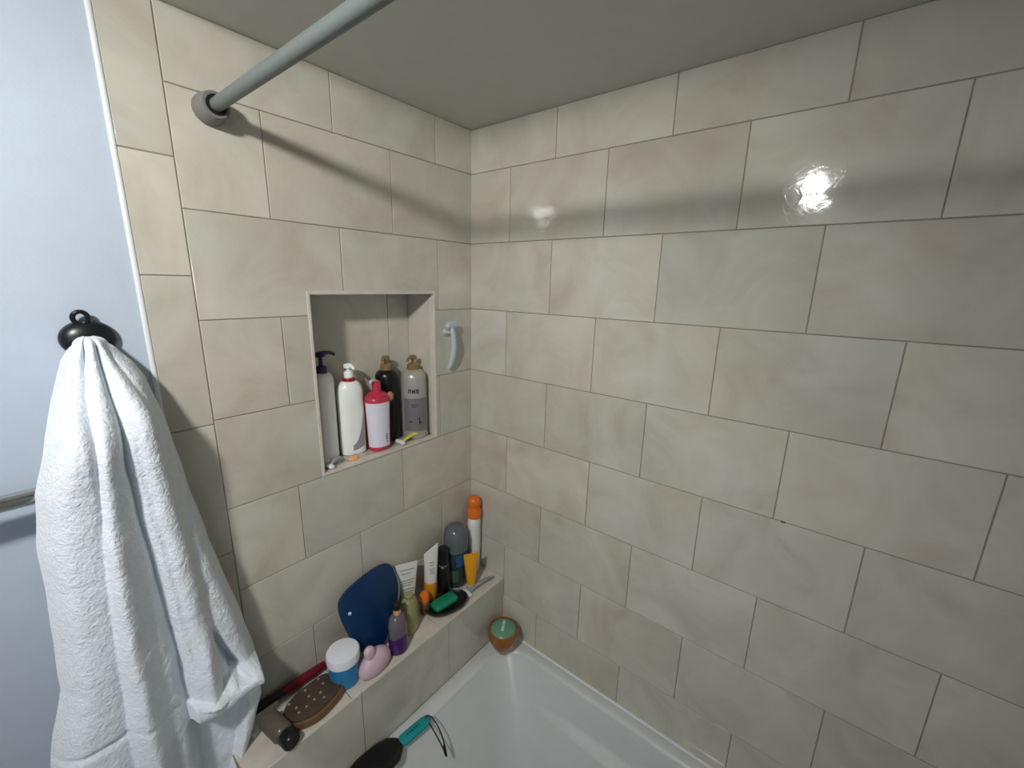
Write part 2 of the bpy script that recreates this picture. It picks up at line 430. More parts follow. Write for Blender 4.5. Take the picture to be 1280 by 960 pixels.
# ------------------------------------------------------------------ ceiling light (outside the frame, seen as the two glints)
LP = Vector((-1.50, -0.77, 2.255))
aim = (Vector((-0.30, 0.0, 1.38)) - LP).normalized()
t = thing('ceiling_spotlight', 'ceiling spotlight aimed at the tub corner, seen only as glints on the tiles', 'lamp', (LP.x, LP.y, CH))
hd = -aim * 0.085; hc = Vector((0, 0, LP.z - CH))
obj('base', lathe([(0.055, 0.0), (0.058, -0.004), (0.055, -0.018), (0.014, -0.024), (0.012, -0.06)]), 'chrome', t)
obj('arm', tube([(0, 0, -0.05), (hd.x * .3, hd.y * .3, -0.07), tuple(hc + hd * 0.95)], 0.010, 12), 'chrome', t)
Q = aim.to_track_quat('Z', 'Y').to_matrix().to_4x4()
V, F = loft([ringpts(r_, r_, z, 36) for r_, z in ((0.020, -0.100), (0.034, -0.092), (0.052, -0.055), (0.072, -0.012), (0.070, -0.012), (0.050, -0.055), (0.030, -0.088), (0.001, -0.089))], True, False)
obj('shade', ([tuple(hc + (Q @ Vector(p))) for p in V], F), 'chrome', t)
V, F = lathe([(0.001, -0.078), (0.020, -0.074), (0.036, -0.055), (0.044, -0.035), (0.036, -0.018), (0.020, -0.011), (0.001, -0.009)], 28)
obj('bulb', ([tuple(hc + (Q @ Vector(p))) for p in V], F), 'globe', t)
ld = bpy.data.lights.new('spot_beam', 'SPOT'); lo = bpy.data.objects.new('spot_beam', ld); COL.objects.link(lo)
lo.location = LP; lo.rotation_euler = (-aim).to_track_quat('Z', 'Y').to_euler()
ld.energy = 57; ld.spot_size = math.radians(124); ld.spot_blend = 1.0; ld.shadow_soft_size = 0.050; ld.color = (1.0, 0.99, 0.97)

t = thing('fill_globe', 'unseen frosted globe added behind the photographer as fill light', 'lamp', (-2.2, Y1, 1.78))  # added out of view to lift the ambient light on walls and towel shadow
obj('back_plate', loft([[(0.06 * math.cos(2 * PI * k / 28) * f, y, 0.06 * math.sin(2 * PI * k / 28) * f) for k in range(28)] for f, y in ((1, 0.0), (1, 0.012), (.85, 0.02), (.3, 0.024), (.28, 0.09))]), 'chrome', t)
obj('globe', lathe([(0.1 * math.sin(PI * k / 20) + 1e-4, -0.1 * math.cos(PI * k / 20)) for k in range(21)], 32), 'fill_glow', t, loc=(0, 0.17, 0))

# ------------------------------------------------------------------ shower curtain rod
rx_, rz_ = -0.699, 2.099
t = thing('shower_curtain_rod', 'grey shower curtain tension rod crossing below the ceiling', 'curtain rod', (rx_, 0, rz_))
obj('rod', tube([(0, -0.03, 0), (0, -1.69, 0)], 0.0112, 28), 'rod', t)
for s_, yy in ((-1, 0.0), (1, Y0)):
    g = [(yy + s_ * d, r) for d, r in ((0.0, 0.0250), (0.003, 0.0272), (0.012, 0.0268), (0.040, 0.0232), (0.043, 0.0215), (0.043, 0.017))]
    rr_ = [[(r * math.cos(2 * PI * k / 32), y, r * math.sin(2 * PI * k / 32)) for k in range(32)] for y, r in g]
    obj('end_cap', loft(rr_), 'rod_end', t)
    obj('gasket', tube([(0, yy + s_ * 0.0415, 0), (0, yy + s_ * 0.0450, 0)], 0.0168, 28), 'gasket', t)

# ------------------------------------------------------------------ towel bar
t = thing('towel_bar', 'polished metal towel bar running behind the white towel', 'towel bar', (-1.05, 0, 1.464))
obj('bar', tube([(-0.52, -0.060, 0), (0.078, -0.060, 0)], 0.0125, 20), 'chrome', t)
for xx in (-0.51, 0.070):
    obj('bracket', tube([(xx, 0.002, 0), (xx, -0.004, 0), (xx, -0.010, 0), (xx, -0.045, 0), (xx, -0.070, 0)], [0.022, 0.022, 0.011, 0.010, 0.0125], 20), 'chrome', t)

# ------------------------------------------------------------------ wall hook
t = thing('wall_hook', 'black round suction wall hook holding the white towel', 'hook', (-0.920, 0.004, 1.692))
def dome(r, d, n=10): return [[(rr0 * math.cos(2 * PI * k / 36), -yy0, rr0 * 0.86 * math.sin(2 * PI * k / 36)) for k in range(36)] for rr0, yy0 in
    [(r, 0), (r * 1.0, 0.004)] + [(r * math.cos(PI / 2 * i / n) + 1e-4, 0.004 + d * math.sin(PI / 2 * i / n)) for i in range(1, n + 1)]]
obj('suction_cup', loft(dome(0.036, 0.018)), 'hook', t)
obj('release_ring', tube([(-0.006 + 0.009 * math.cos(a), -0.014 - 0.003 * math.sin(a), 0.036 + 0.010 * math.sin(a)) for a in [2 * PI * k / 24 for k in range(25)]], 0.0036, 10), 'hook', t)
obj('prong', tube(spline([(0, -0.015, -0.010), (0, -0.026, -0.020), (0, -0.034, -0.022), (0, -0.038, -0.016), (0, -0.038, -0.012)], 5), [0.007] * 21, 12), 'hook', t)

# ------------------------------------------------------------------ towel
def tab(T_, z):
    T_ = sorted(T_)
    if z <= T_[0][0]: return T_[0][1]
    for (a, va), (b_, vb) in zip(T_[:-1], T_[1:]):
        if z <= b_: 
            return va + (vb - va) * ((z - a) / (b_ - a))
    return T_[-1][1]
XLt = [(1.687, -.944), (1.680, -.951), (1.665, -.960), (1.62, -.976), (1.563, -.998), (1.48, -1.022), (1.39, -1.033), (1.28, -1.039), (1.145, -1.048), (1.075, -1.068), (1.0, -1.082), (.6, -1.12)]
XRt = [(1.687, -.902), (1.680, -.895), (1.668, -.887), (1.650, -.874), (1.625, -.862), (1.555, -.850), (1.425, -.832), (1.28, -.812), (1.155, -.790), (1.06, -.773), (.97, -.760), (.88, -.760), (.80, -.786), (.73, -.815), (.6, -.85)]
VA = [(1.70, -.932), (1.609, -.944), (1.525, -.952), (1.424, -.960), (1.329, -.972), (1.15, -.982), (.976, -.990), (.6, -1.0)]
VB = [(1.70, -.920), (1.64, -.921), (1.498, -.925), (1.335, -.916), (1.151, -.906), (.929, -.900), (.6, -.90)]
VC = [(1.70, -.912), (1.629, -.902), (1.545, -.893), (1.397, -.884), (1.226, -.874), (1.083, -.868), (.6, -.85)]
def lobe(x, a, b_, d, p=2.4):
    c = (a + b_) / 2; w = max((b_ - a) / 2, 1e-4); u = abs((x - c) / w)
    return d * (1 - u ** p) ** (1 / p) if u < 1 else 0.0
def smax(vals, k=150):
    m = max(vals); return m + math.log(sum(math.exp(k * (v - m)) for v in vals)) / k - math.log(len(vals)) / k * 0.3
def depth(x, z):
    xl, xr = tab(XLt, z), tab(XRt, z); va, vb, vc = tab(VA, z), tab(VB, z), tab(VC, z)
    top = ss(1.70, 1.55, z)
    dL, dM, dR, dF = 0.042 + 0.038 * top, 0.046 + 0.066 * top, 0.040 + 0.062 * top, 0.03 + 0.040 * top
    ov = 0.010 * top
    vals = [0.02, lobe(x, xl, va + 1.8 * ov, dL), lobe(x, va - ov * .6, vb + ov * .9, dM), lobe(x, vb - ov * .4, vc + 3.2 * ov, dR), lobe(x, vc - 0.03, xr, dF)]
    d = smax(vals)
    # overall wrap back to the wall at both edges
    e = min((x - xl), (xr - x)); w = 0.018 + 0.016 * top
    d *= (1 - (1 - min(1, max(0, e) / w)) ** 2.2) ** 0.5 * 0.97 + 0.03
    # shallow secondary creases
    d -= 0.006 * top * math.exp(-((x - (va + vb) / 2 - 0.008 * math.sin(z * 9)) / 0.008) ** 2) * ss(1.4, 1.1, z) * .5
    d -= 0.005 * top * math.exp(-((x - (vb * .35 + vc * .65)) / 0.007) ** 2)
    # hem band across the left fold
    zh = 1.035 + 0.12 * (x + 1.06) * -1 * .5
    if x < va: d -= 0.007 * math.exp(-((z - zh) / 0.006) ** 2)
    zh2 = 1.02 - (x + .95) * .4
    if va < x < vb: d -= 0.004 * math.exp(-((z - zh2) / 0.005) ** 2)
    # turned-up cuff on the right side
    if x > vb - 0.01:
        u = (x - vb) / (xr - vb)
        zc_ = 0.968 - 0.020 * u - 0.018 * math.sin(u * 6.0) * .5
        wd = 0.027 - 0.006 * u
        inr = ss(-0.04, 0.06, u) * ss(1.0, 0.86, u)
        q = (z - zc_) / wd
        if abs(q) < 1: d = max(d, d * (1 - inr) + inr * (0.085 + 0.030 * math.sqrt(1 - q * q)))
        # below the cuff the cloth lies further back
        lo = ss(zc_ - wd * .6, zc_ - wd * 1.15, z) * ss(-0.02, 0.05, u)
        strip = 0.030 * ss(0.62, 0.72, u) * ss(1.0, 0.9, u)
        if lo > 0: d = d * (1 - lo) + lo * (0.040 + strip) * (1 - (1 - min(1, max(0, e) / w)) ** 2.2) ** 0.5
        # folded sleeve above the cuff: a raised strip with a dark notch on its right
        if z > zc_ + wd * .4:
            k2 = ss(1.16, 1.05, z)
            xs_ = -0.874 + (1.05 - z) * -0.04
            d += k2 * 0.014 * math.exp(-((x - xs_ - 0.012) / 0.017) ** 2)
            xn = -0.842 + (1.10 - z) * 0.26
            kn = ss(1.13, 1.06, z) * (0.5 + 0.5 * ss(1.1, 0.99, z))
            d -= kn * 0.050 * math.exp(-((x - xn) / (0.004 + 0.05 * max(0, 1.1 - z))) ** 2)
    nz = noise.noise(Vector((x * 30, z * 22, 0))) * 0.0026 + noise.noise(Vector((x * 95, z * 80, 3))) * 0.0010 + noise.noise(Vector((x * 220, z * 200, 9))) * 0.0007
    return max(0.004, d + nz * top)
def off(x, z): return 0.008 + ss(1.67, 1.52, z) * (0.024 + 0.060 * ss(-0.925, -0.968, x))
NU, NV = 230, 420
V = []; F = []
for j in range(NV + 1):
    z = 1.699 - (1.699 - 0.60) * (j / NV)
    zq = min(z, 1.687)
    xl, xr = tab(XLt, zq), tab(XRt, zq)
    if z > 1.687:
        q_ = math.sqrt(max(0.0, 1 - ((z - 1.687) / 0.0122) ** 2)); xm_ = (xl + xr) / 2; hw = (xr - xl) / 2 * (0.12 + 0.88 * q_); xl, xr = xm_ - hw, xm_ + hw
    wob = 0.002 * noise.noise(Vector((0, z * 14, 5)))
    for i in range(NU + 1):
        u = i / NU; x = xl + (xr - xl) * (0.5 - 0.5 * math.cos(PI * u)) * 0.6 + (xr - xl) * u * 0.4
        d = depth(x, zq) if z <= 1.687 else depth((tab(XLt, 1.687) + tab(XRt, 1.687)) / 2 + (x - (xl + xr) / 2) * ((tab(XRt, 1.687) - tab(XLt, 1.687)) / max(xr - xl, 1e-5)), zq)
        if z > 1.687: d = d * math.sqrt(max(0.0, 1 - ((z - 1.687) / 0.0122) ** 2))
        o_ = off(x, z); V.append((x + wob, -o_ - 0.004 - d * (1 - 3.2 * o_) - (0.012 if z > 1.6 else 0.012 * ss(1.4, 1.6, z)), z))
for j in range(NV):
    for i in range(NU):
        a = j * (NU + 1) + i; F.append([a, a + NU + 1, a + NU + 2, a + 1])
nf = len(V)
for j in range(0, NV + 1):          # back of the cloth
    for i in (0, NU):
        pass
bk = []
for j in range(NV + 1):
    z = 1.699 - 1.099 * (j / NV)
    a = V[j * (NU + 1)]; b_ = V[j * (NU + 1) + NU]
    row = []
    for i in range(1, 8):
        t_ = i / 8; row.append(len(V)); xx = a[0] + (b_[0] - a[0]) * t_; V.append((xx, -off(xx, z), z))
    bk.append(row)
for j in range(NV):
    r0 = [j * (NU + 1)] + bk[j] + [j * (NU + 1) + NU]; r1 = [(j + 1) * (NU + 1)] + bk[j + 1] + [(j + 1) * (NU + 1) + NU]
    for i in range(8): F.append([r0[i], r0[i + 1], r1[i + 1], r1[i]])
tw = obj('bath_towel', (V, F), 'terry', angle=180)
tag(tw, 'fluffy white terry towel hanging in folds from the black wall hook', 'towel')

# ------------------------------------------------------------------ bottles in the niche
def pump(parent, z, neck=0.009, m='white', ang=0.0, stem=0.02, nose=0.038, collar=0.014, flat=False):
    """collar, stem and spout of a lotion pump in one part"""
    mb = MB()
    V, F = lathe([(collar, z), (collar, z + 0.016), (collar * .8, z + 0.020), (0.0055, z + 0.021), (0.0045, z + 0.021 + stem), (0.0045, z + 0.023 + stem)], 24); mb.add(V, F)
    zt_ = z + 0.022 + stem
    V, F = lathe([(0.010, zt_), (0.012, zt_ + 0.002), (0.012, zt_ + 0.010), (0.009, zt_ + 0.013), (0.001, zt_ + 0.0135)], 20); mb.add(V, F)
    c, s_ = math.cos(ang), math.sin(ang)
    pts = [(c * a, s_ * a, zt_ + h_) for a, h_ in ((0.0, 0.008), (0.012, 0.009), (nose * .7, 0.008), (nose, 0.004), (nose + 0.003, -0.001))]
    V, F = tube(pts, [0.007, 0.006, 0.005, 0.0045, 0.004], 10); mb.add(V, F)
    return mb.build('pump', m, parent)
def bottle_body(rx, ry, h_, p=2.4, neck=0.014, sh=0.03, taper=1.0, zb=0.0):
    R = []
    for s_, z in ((0.86, 0), (0.97, 0.003), (1.0, 0.010)): R.append(ringpts(rx * s_, ry * s_, zb + z, 40, p))
    for k in range(1, 9):
        z = 0.010 + (h_ - sh - 0.010) * k / 8; f = 1 + (taper - 1) * k / 8
        R.append(ringpts(rx * f, ry * f, zb + z, 40, p))
    for k in range(1, 9):
        a = PI / 2 * k / 8
        ex = neck + (rx * taper - neck) * math.cos(a); ey = neck + (ry * taper - neck) * math.cos(a)
        R.append(ringpts(max(ex, neck), max(ey, neck), zb + h_ - sh + sh * math.sin(a), 40, p + (2 - p) * k / 8))
    return loft(R)
NZ = NZ0 + 0.0005
def band(rx, ry, z0, z1, a0, a1, p=2.4, off=0.0007, n=20, taper=(1, 1)):
    """label wrapped round a bottle over an arc of angle"""
    V = []; F = []
    for j, z in enumerate((z0, z1)):
        f = taper[j]
        for lay in (off, -0.0002):
            for i in range(n + 1):
                a = a0 + (a1 - a0) * i / n; c, s_ = math.cos(a), math.sin(a)
                V.append(((rx * f + lay) * math.copysign(abs(c) ** (2 / p), c), (ry * f + lay) * math.copysign(abs(s_) ** (2 / p), s_), z))
    m_ = n + 1
    for i in range(n):
        F.append([i, i + 1, 2 * m_ + i + 1, 2 * m_ + i])
        F.append([m_ + i + 1, m_ + i, 3 * m_ + i, 3 * m_ + i + 1])
        F.append([i + 1, i, m_ + i, m_ + i + 1]); F.append([2 * m_ + i, 2 * m_ + i + 1, 3 * m_ + i + 1, 3 * m_ + i])
    F.append([0, 2 * m_, 3 * m_, m_]); F.append([n, m_ + n, 3 * m_ + n, 2 * m_ + n])
    return V, F
G1 = 'bottles standing in the wall niche'
t = thing('pump_bottle', 'white bottle with navy pump, leftmost in the wall niche', 'bottle', (-0.494, 0.066, NZ), (0, 0, 0.75), G1)
obj('body', bottle_body(0.041, 0.024, 0.250, 2.6, sh=0.028), 'white', t)
pump(t, 0.248, m='navy', ang=-0.5, stem=0.022, nose=0.042, collar=0.0145)
t = thing('pump_bottle', 'white bottle with red collar and white pump, in the niche', 'bottle', (-0.414, 0.074, NZ), (0, 0, -0.2), G1)
obj('body', bottle_body(0.036, 0.026, 0.215, 2.3, sh=0.035), 'whitegloss', t)
obj('collar', lathe([(0.0165, 0.212), (0.017, 0.214), (0.017, 0.222), (0.016, 0.224)], 28), 'red', t)
pump(t, 0.222, m='whitegloss', ang=-1.2, stem=0.006, nose=0.020, collar=0.0125)
V, F = band(0.036, 0.026, 0.012, 0.115, -1.75, -0.80, 2.3)          # grey wave printed low on the front
V = [(x, y, (0.014 + 0.010 * (i % 21) / 20) if i < 42 else 0.030 + 0.085 * ((i % 21) / 20) ** 1.6) for i, (x, y, z) in enumerate(V)]
obj('wave_print', (V, F), 'greylabel', t)
t = thing('pump_bottle', 'rose-red pump bottle with pale lavender label, middle of the niche', 'bottle', (-0.347, 0.044, NZ), (0, 0, 0), G1)
obj('body', bottle_body(0.0315, 0.028, 0.170, 2.2, sh=0.016, taper=1.16), 'redpink', t)
mb = MB(); mb.use('lavlabel'); V, F = band(0.0315, 0.028, 0.014, 0.148, -3.25, -1.0, 2.2, taper=(1.012, 1.15)); mb.add(V, F)
mb.use('greyink')
for q, (a, z, w_) in enumerate(((-1.35, 0.05, 0.006), (-1.35, 0.043, 0.008), (-1.35, 0.036, 0.007), (-1.3, 0.028, 0.006), (-2.1, 0.025, 0.003))):
    f = 1 + 0.15 * z / .15
    x = 0.0322 * f * math.cos(a); y = 0.0287 * f * math.sin(a)
    V, F = rbox(0, 0, 0, w_, 0.0012, 0.004, 0.0004); mb.add(V, F, Matrix.Translation((x, y, z)) @ Matrix.Rotation(a + PI / 2, 4, 'Z'))
mb.build('label', None, t)
obj('tan_tab', loft([ringpts(0.012 * math.sin(PI * k / 10) + 1e-4, 0.008 * math.sin(PI * k / 10) + 1e-4, 0.156 - 0.015 * math.cos(PI * k / 10), 20, 2, 0.036, -0.012) for k in range(11)]), 'tan', t)
obj('neck_cap', lathe([(0.030, 0.166), (0.026, 0.172), (0.013, 0.176), (0.012, 0.205), (0.009, 0.208), (0.006, 0.209)], 28), 'redpink', t)
obj('nozzle', tube([(0, 0, 0.206), (-0.012, -0.004, 0.212), (-0.024, -0.010, 0.211), (-0.027, -0.011, 0.205)], [0.005, 0.006, 0.005, 0.004], 10), 'clear', t)
t = thing('pump_bottle', 'black bottle with gold pump beside the silver one', 'bottle', (-0.280, 0.090, NZ), (0, 0, 0), G1)
obj('body', bottle_body(0.034, 0.034, 0.225, 2.0, sh=0.022), 'black', t)
pump(t, 0.224, m='gold', ang=-2.6, stem=0.008, nose=0.022, collar=0.0175)
t = thing('pump_bottle', 'silver-grey bottle with gold pump, rightmost in the wall niche', 'bottle', (-0.2075, 0.052, NZ), (0, 0, 0), G1)
obj('body', bottle_body(0.0395, 0.0395, 0.222, 2.0, sh=0.026), 'silver', t)
pump(t, 0.220, m='gold', ang=-2.7, stem=0.010, nose=0.034, collar=0.019)
mb = MB(); mb.use('mauve'); V, F = band(0.0395, 0.0395, 0.028, 0.135, -3.1, -1.1, 2.0); mb.add(V, F)
mb.use('darkink')
for a, z, w_, h_ in ((-2.28, .158, .003, .013), (-2.20, .163, .006, .003), (-2.12, .158, .003, .013), (-1.98, .158, .003, .013), (-1.90, .158, .004, .004), (-1.82, .158, .003, .013), (-1.68, .158, .003, .013), (-1.61, .163, .006, .003), (-1.55, .156, .003, .013),
                 (-2.2, .060, .012, .003), (-1.5, .062, .003, .024), (-1.42, .056, .006, .006), (-1.9, .115, .018, .002), (-1.9, .108, .014, .002)):
    V, F = rbox(0, 0, 0, w_, 0.0014, h_, 0.0004); mb.add(V, F, Matrix.Translation((0.0401 * math.cos(a - .35), 0.0401 * math.sin(a - .35), z)) @ Matrix.Rotation(a - .35 + PI / 2, 4, 'Z'))
mb.build('label', None, t)
# yellow razor at the niche edge
def razor(name, label, loc, rot, handle_m, head_m, L_=0.12, grp=None, curve=0.012):
    t = thing(name, label, 'razor', loc, rot, grp)
    obj('handle', tube(spline([(0, 0, 0.006), (L_ * .35, 0, 0.006 + curve), (L_ * .7, 0, 0.006 + curve), (L_, 0, 0.009)], 6), [0.0042 + 0.0028 * math.sin(PI * k / 18) for k in range(19)], 12, 0.8), handle_m, t)
    mb = MB(); V, F = rbox(-0.005, 0, 0.0075, 0.013, 0.038, 0.009, 0.003); mb.add(V, F, Matrix.Rotation(0.25, 4, 'Y'))
    for k in range(3):
        V, F = rbox(-0.0085 + k * 0.0035, 0, 0.0130, 0.0012, 0.034, 0.0012, 0.0003); mb.add(V, F, Matrix.Rotation(0.25, 4, 'Y'))
    mb.build('razor_head', head_m, t)
    return t
razor('safety_razor', 'yellow-handled razor lying on the niche sill before the silver bottle', (-0.285, 0.022, NZ - 0.0005), (0, 0, 0.02), 'yellow', 'white', 0.105)
t = razor('safety_razor', 'grey and white razor stub lying at the left corner of the niche sill', (-0.515, 0.022, NZ - 0.0005), (0, 0, 0.15), 'greylabel', 'white', 0.045)
o = obj('soap_sliver', loft([ringpts(0.014, 0.009, 0.0, 24, 2.3), ringpts(0.016, 0.011, 0.003, 24, 2.3), ringpts(0.014, 0.009, 0.008, 24, 2.3), ringpts(0.006, 0.004, 0.010, 24, 2.3)]), 'paleorange', loc=(-0.443, 0.028, NZ - 0.0005))
tag(o, 'pale sliver of soap at the foot of the white red-collared bottle', 'soap')

# razor hanging on the wall right of the niche
t = thing('wall_razor', 'pale blue-grey razor hanging on the tiles right of the niche', 'razor', (-0.116, 0.0, 1.60))
obj('handle', tube(spline([(0.002, -0.028, 0.060), (0.004, -0.032, 0.030), (0.009, -0.028, -0.01), (0.006, -0.020, -0.05), (0.0, -0.012, -0.072)], 6), [0.0065 + 0.0035 * math.sin(PI * k / 24) for k in range(25)], 14, 0.8), 'bluegrey', t)
mb = MB(); V, F = rbox(0, -0.026, 0.066, 0.040, 0.016, 0.013, 0.004); mb.add(V, F)
for k in range(4):
    V, F = rbox(-0.015 + k * .010, -0.026, 0.0745, 0.0022, 0.012, 0.008, 0.0006); mb.add(V, F)
mb.build('razor_head', 'bluegrey', t)
obj('holder', loft([[(0.013 * math.cos(2 * PI * k / 24), -y, 0.045 + 0.013 * math.sin(2 * PI * k / 24)) for k in range(24)] if y < .01 else [(0.006 * math.cos(2 * PI * k / 24), -y, 0.045 + 0.006 * math.sin(2 * PI * k / 24)) for k in range(24)] for y in (0.0, 0.004, 0.011, 0.027)]), 'clear', t)

# ------------------------------------------------------------------ things on the ledge
LZ = LEDGE_Z + 0.0003
def tube_pack(parent, w, h_, capm, tubem, caph, capr, slant=0.0, cap_name='cap', lines=()):
    """squeeze tube standing on its cap: round at the cap, flat crimped end on top"""
    obj(cap_name, lathe([(capr * .94, 0), (capr, 0.002), (capr, caph - 0.002), (capr * .9, caph)], 32), capm, parent)
    R = []
    n = 10
    for k in range(n + 1):
        f = k / n; z = caph + (h_ - caph) * f
        rx = capr * .93 + (w / 2 - capr * .93) * f; ry = capr * .93 * (1 - f) ** .8 + 0.0016
        R.append([(x, y, z_ + slant * x * f) for x, y, z_ in ringpts(rx, ry, z, 32, 2.0 + 1.5 * f)])
    mb = MB(); mb.use(tubem); V, F = loft(R); mb.add(V, F)
    if lines: mb.use('greylabel')
    for z, w_, xx in lines:
        f = (z - caph) / (h_ - caph); ry = capr * .93 * (1 - f) ** .8 + 0.0016
        V, F = rbox(xx, -ry + 0.0004, z, w_, 0.0018, 0.0030, 0.0005); mb.add(V, F)
    mb.build('tube', None, parent)
t = thing('lotion_bottle', 'tall slim white bottle with rounded orange cap in the corner', 'bottle', (-0.034, -0.048, LZ), (0, 0, 0.3))
obj('body', loft([ringpts(0.022, 0.017, 0, 36, 2.4), ringpts(0.025, 0.019, 0.004, 36, 2.4), ringpts(0.027, 0.021, 0.10, 36, 2.3), ringpts(0.028, 0.022, 0.19, 36, 2.2), ringpts(0.026, 0.021, 0.208, 36, 2.1), ringpts(0.019, 0.017, 0.215, 36, 2)]), 'white', t)
obj('cap', lathe([(0.019, 0.213), (0.025, 0.217), (0.027, 0.230), (0.026, 0.243), (0.021, 0.254), (0.0205, 0.258), (0.023, 0.265), (0.024, 0.275), (0.021, 0.288), (0.012, 0.296), (0.001, 0.298)], 32), 'orange', t)
t = thing('shampoo_bottle', 'smoky grey domed bottle with blue label, behind the yellow tube', 'bottle', (-0.126, -0.047, LZ))
obj('body', lathe([(0.037, 0), (0.040, 0.004), (0.040, 0.125), (0.037, 0.134)], 36), 'bottleteal', t)
obj('cover', lathe([(0.0375, 0.132), (0.042, 0.136), (0.042, 0.185), (0.037, 0.207), (0.024, 0.222), (0.001, 0.226)], 36), 'smoke', t)
obj('label', band(0.040, 0.040, 0.085, 0.128, -2.3, -0.9, 2.0), 'teallabel', t)
obj('badge', band(0.040, 0.040, 0.025, 0.070, -2.9, -2.1, 2.0), 'greenlabel', t)
t = thing('pump_bottle', 'thin black bottle between the amber-capped tube and the grey bottle', 'bottle', (-0.198, -0.062, LZ))
obj('body', lathe([(0.019, 0), (0.022, 0.003), (0.022, 0.108), (0.019, 0.116), (0.012, 0.120)], 30), 'black', t)
obj('cap', lathe([(0.013, 0.119), (0.017, 0.122), (0.0175, 0.170), (0.016, 0.179), (0.001, 0.181)], 30), 'black', t)
obj('ring', lathe([(0.0178, 0.114), (0.0182, 0.116), (0.0182, 0.119), (0.0178, 0.121)], 30), 'greyink', t)
t = thing('squeeze_tube', 'small yellow squeeze tube standing in front of the grey bottle', 'tube', (-0.112, -0.108, LZ), (0, 0, -0.5))
tube_pack(t, 0.054, 0.132, 'clear', 'amberyellow', 0.018, 0.0165)
t = thing('squeeze_tube', 'white squeeze tube with slanted end standing on an amber cap', 'tube', (-0.248, -0.050, LZ), (0, 0.04, -0.35))
tube_pack(t, 0.048, 0.195, 'amber', 'whitetube', 0.080, 0.022, 0.6, lines=((.150, .018, 0), (.142, .014, 0), (.128, .020, 0), (.121, .012, 0), (.114, .016, 0)))
t = thing('small_bottle', 'little orange-capped bottle at the foot of the amber-capped tube', 'bottle', (-0.293, -0.077, LZ))
obj('body', lathe([(0.013, 0), (0.015, 0.002), (0.016, 0.040), (0.011, 0.046)], 24), 'brownrim', t)
obj('cap', lathe([(0.012, 0.045), (0.015, 0.047), (0.015, 0.068), (0.012, 0.072), (0.001, 0.073)], 24), 'orange', t)
t = thing('squeeze_tube', 'wide flat white tube with grey print standing behind the blue brush', 'tube', (-0.322, -0.030, LZ), (0, 0, -0.45))
tube_pack(t, 0.070, 0.175, 'white', 'whitetube', 0.022, 0.020, lines=((.155, .046, 0), (.143, .030, -.004), (.120, .040, 0), (.112, .036, 0), (.104, .028, -.004), (.090, .036, 0), (.082, .030, 0)))
t = thing('shower_gel_bottle', 'translucent yellow-green bottle beside the purple one', 'bottle', (-0.368, -0.098, LZ), (0, 0, 0.2))
obj('body', loft([ringpts(0.024, 0.018, 0, 32), ringpts(0.029, 0.022, 0.006, 32), ringpts(0.031, 0.023, 0.05, 32), ringpts(0.031, 0.023, 0.085, 32), ringpts(0.024, 0.018, 0.110, 32), ringpts(0.012, 0.011, 0.118, 32)]), 'olive', t)
obj('cap', lathe([(0.012, 0.117), (0.013, 0.119), (0.013, 0.126), (0.011, 0.128)], 24), 'olive', t)
t = thing('body_mist_bottle', 'clear violet bottle with purple base and black cap', 'bottle', (-0.432, -0.128, LZ), (0, 0, 0.2))
obj('body', loft([ringpts(0.027, 0.021, 0.050, 32), ringpts(0.0295, 0.024, 0.056, 32), ringpts(0.029, 0.024, 0.090, 32), ringpts(0.024, 0.020, 0.112, 32), ringpts(0.011, 0.011, 0.122, 32)]), 'clearviolet', t)
obj('base', loft([ringpts(0.025, 0.020, 0, 32), ringpts(0.029, 0.025, 0.005, 32), ringpts(0.030, 0.026, 0.045, 32), ringpts(0.029, 0.024, 0.058, 32)]), 'purple', t)
obj('neck', lathe([(0.010, 0.121), (0.011, 0.123), (0.011, 0.139), (0.009, 0.140)], 24), 'paleorange', t)
obj('cap', lathe([(0.012, 0.139), (0.0125, 0.141), (0.0125, 0.156), (0.010, 0.159), (0.001, 0.160)], 24), 'black', t)

# blue oval brush leaning on the wall
def slab(outline, t0, t1, b_=0.006):
    """outline (u,v) extruded along w with rounded rims"""
    n = len(outline); c = sum((Vector(p) for p in outline), Vector((0, 0))) / n; R = []
    for ins, w_ in ((b_, t0), (b_ * .3, t0 + b_ * .3), (0, t0 + b_), (0, t1 - b_), (b_ * .3, t1 - b_ * .3), (b_, t1)):
        ring = []
        for p in outline:
            d = Vector(p) - c; L_ = d.length; q = c + d * ((L_ - ins) / L_); ring.append((q.x, w_, q.y))
        R.append(ring)
    return loft(R)
def smooth_outline(P, n=6):
    P = [Vector((p[0], p[1], 0)) for p in P]; out = []; k = len(P)
    for i in range(k):
        a, b_, c, d = P[i - 1], P[i], P[(i + 1) % k], P[(i + 2) % k]
        for j in range(n):
            t_ = j / n; q = 0.5 * ((2 * b_) + (c - a) * t_ + (2 * a - 5 * b_ + 4 * c - d) * t_ * t_ + (3 * b_ - a - 3 * c + d) * t_ ** 3); out.append((q.x, q.y))
    return out
t = thing('bath_brush', 'large dark blue rounded bath brush leaning against the tiles', 'brush', (-0.483, -0.094, LZ), (-0.37, 0, 0.0))
ol = smooth_outline([(x, y * 1.06 + 0.006) for x, y in ((-.070, .160), (-.047, .187), (.015, .203), (.080, .206), (.108, .188), (.114, .130), (.090, .078), (.052, .032), (.014, .006), (-.028, .012), (-.052, .050), (-.066, .104))], 5)
obj('brush_back', slab(ol, -0.012, 0.006, 0.006), 'blue', t)
ol2 = [(x * .92 + 0.021, y * .92 + 0.000) for x, y in ol]
obj('bristle_pad', slab(ol2, 0.0055, 0.020, 0.003), 'bristle', t)
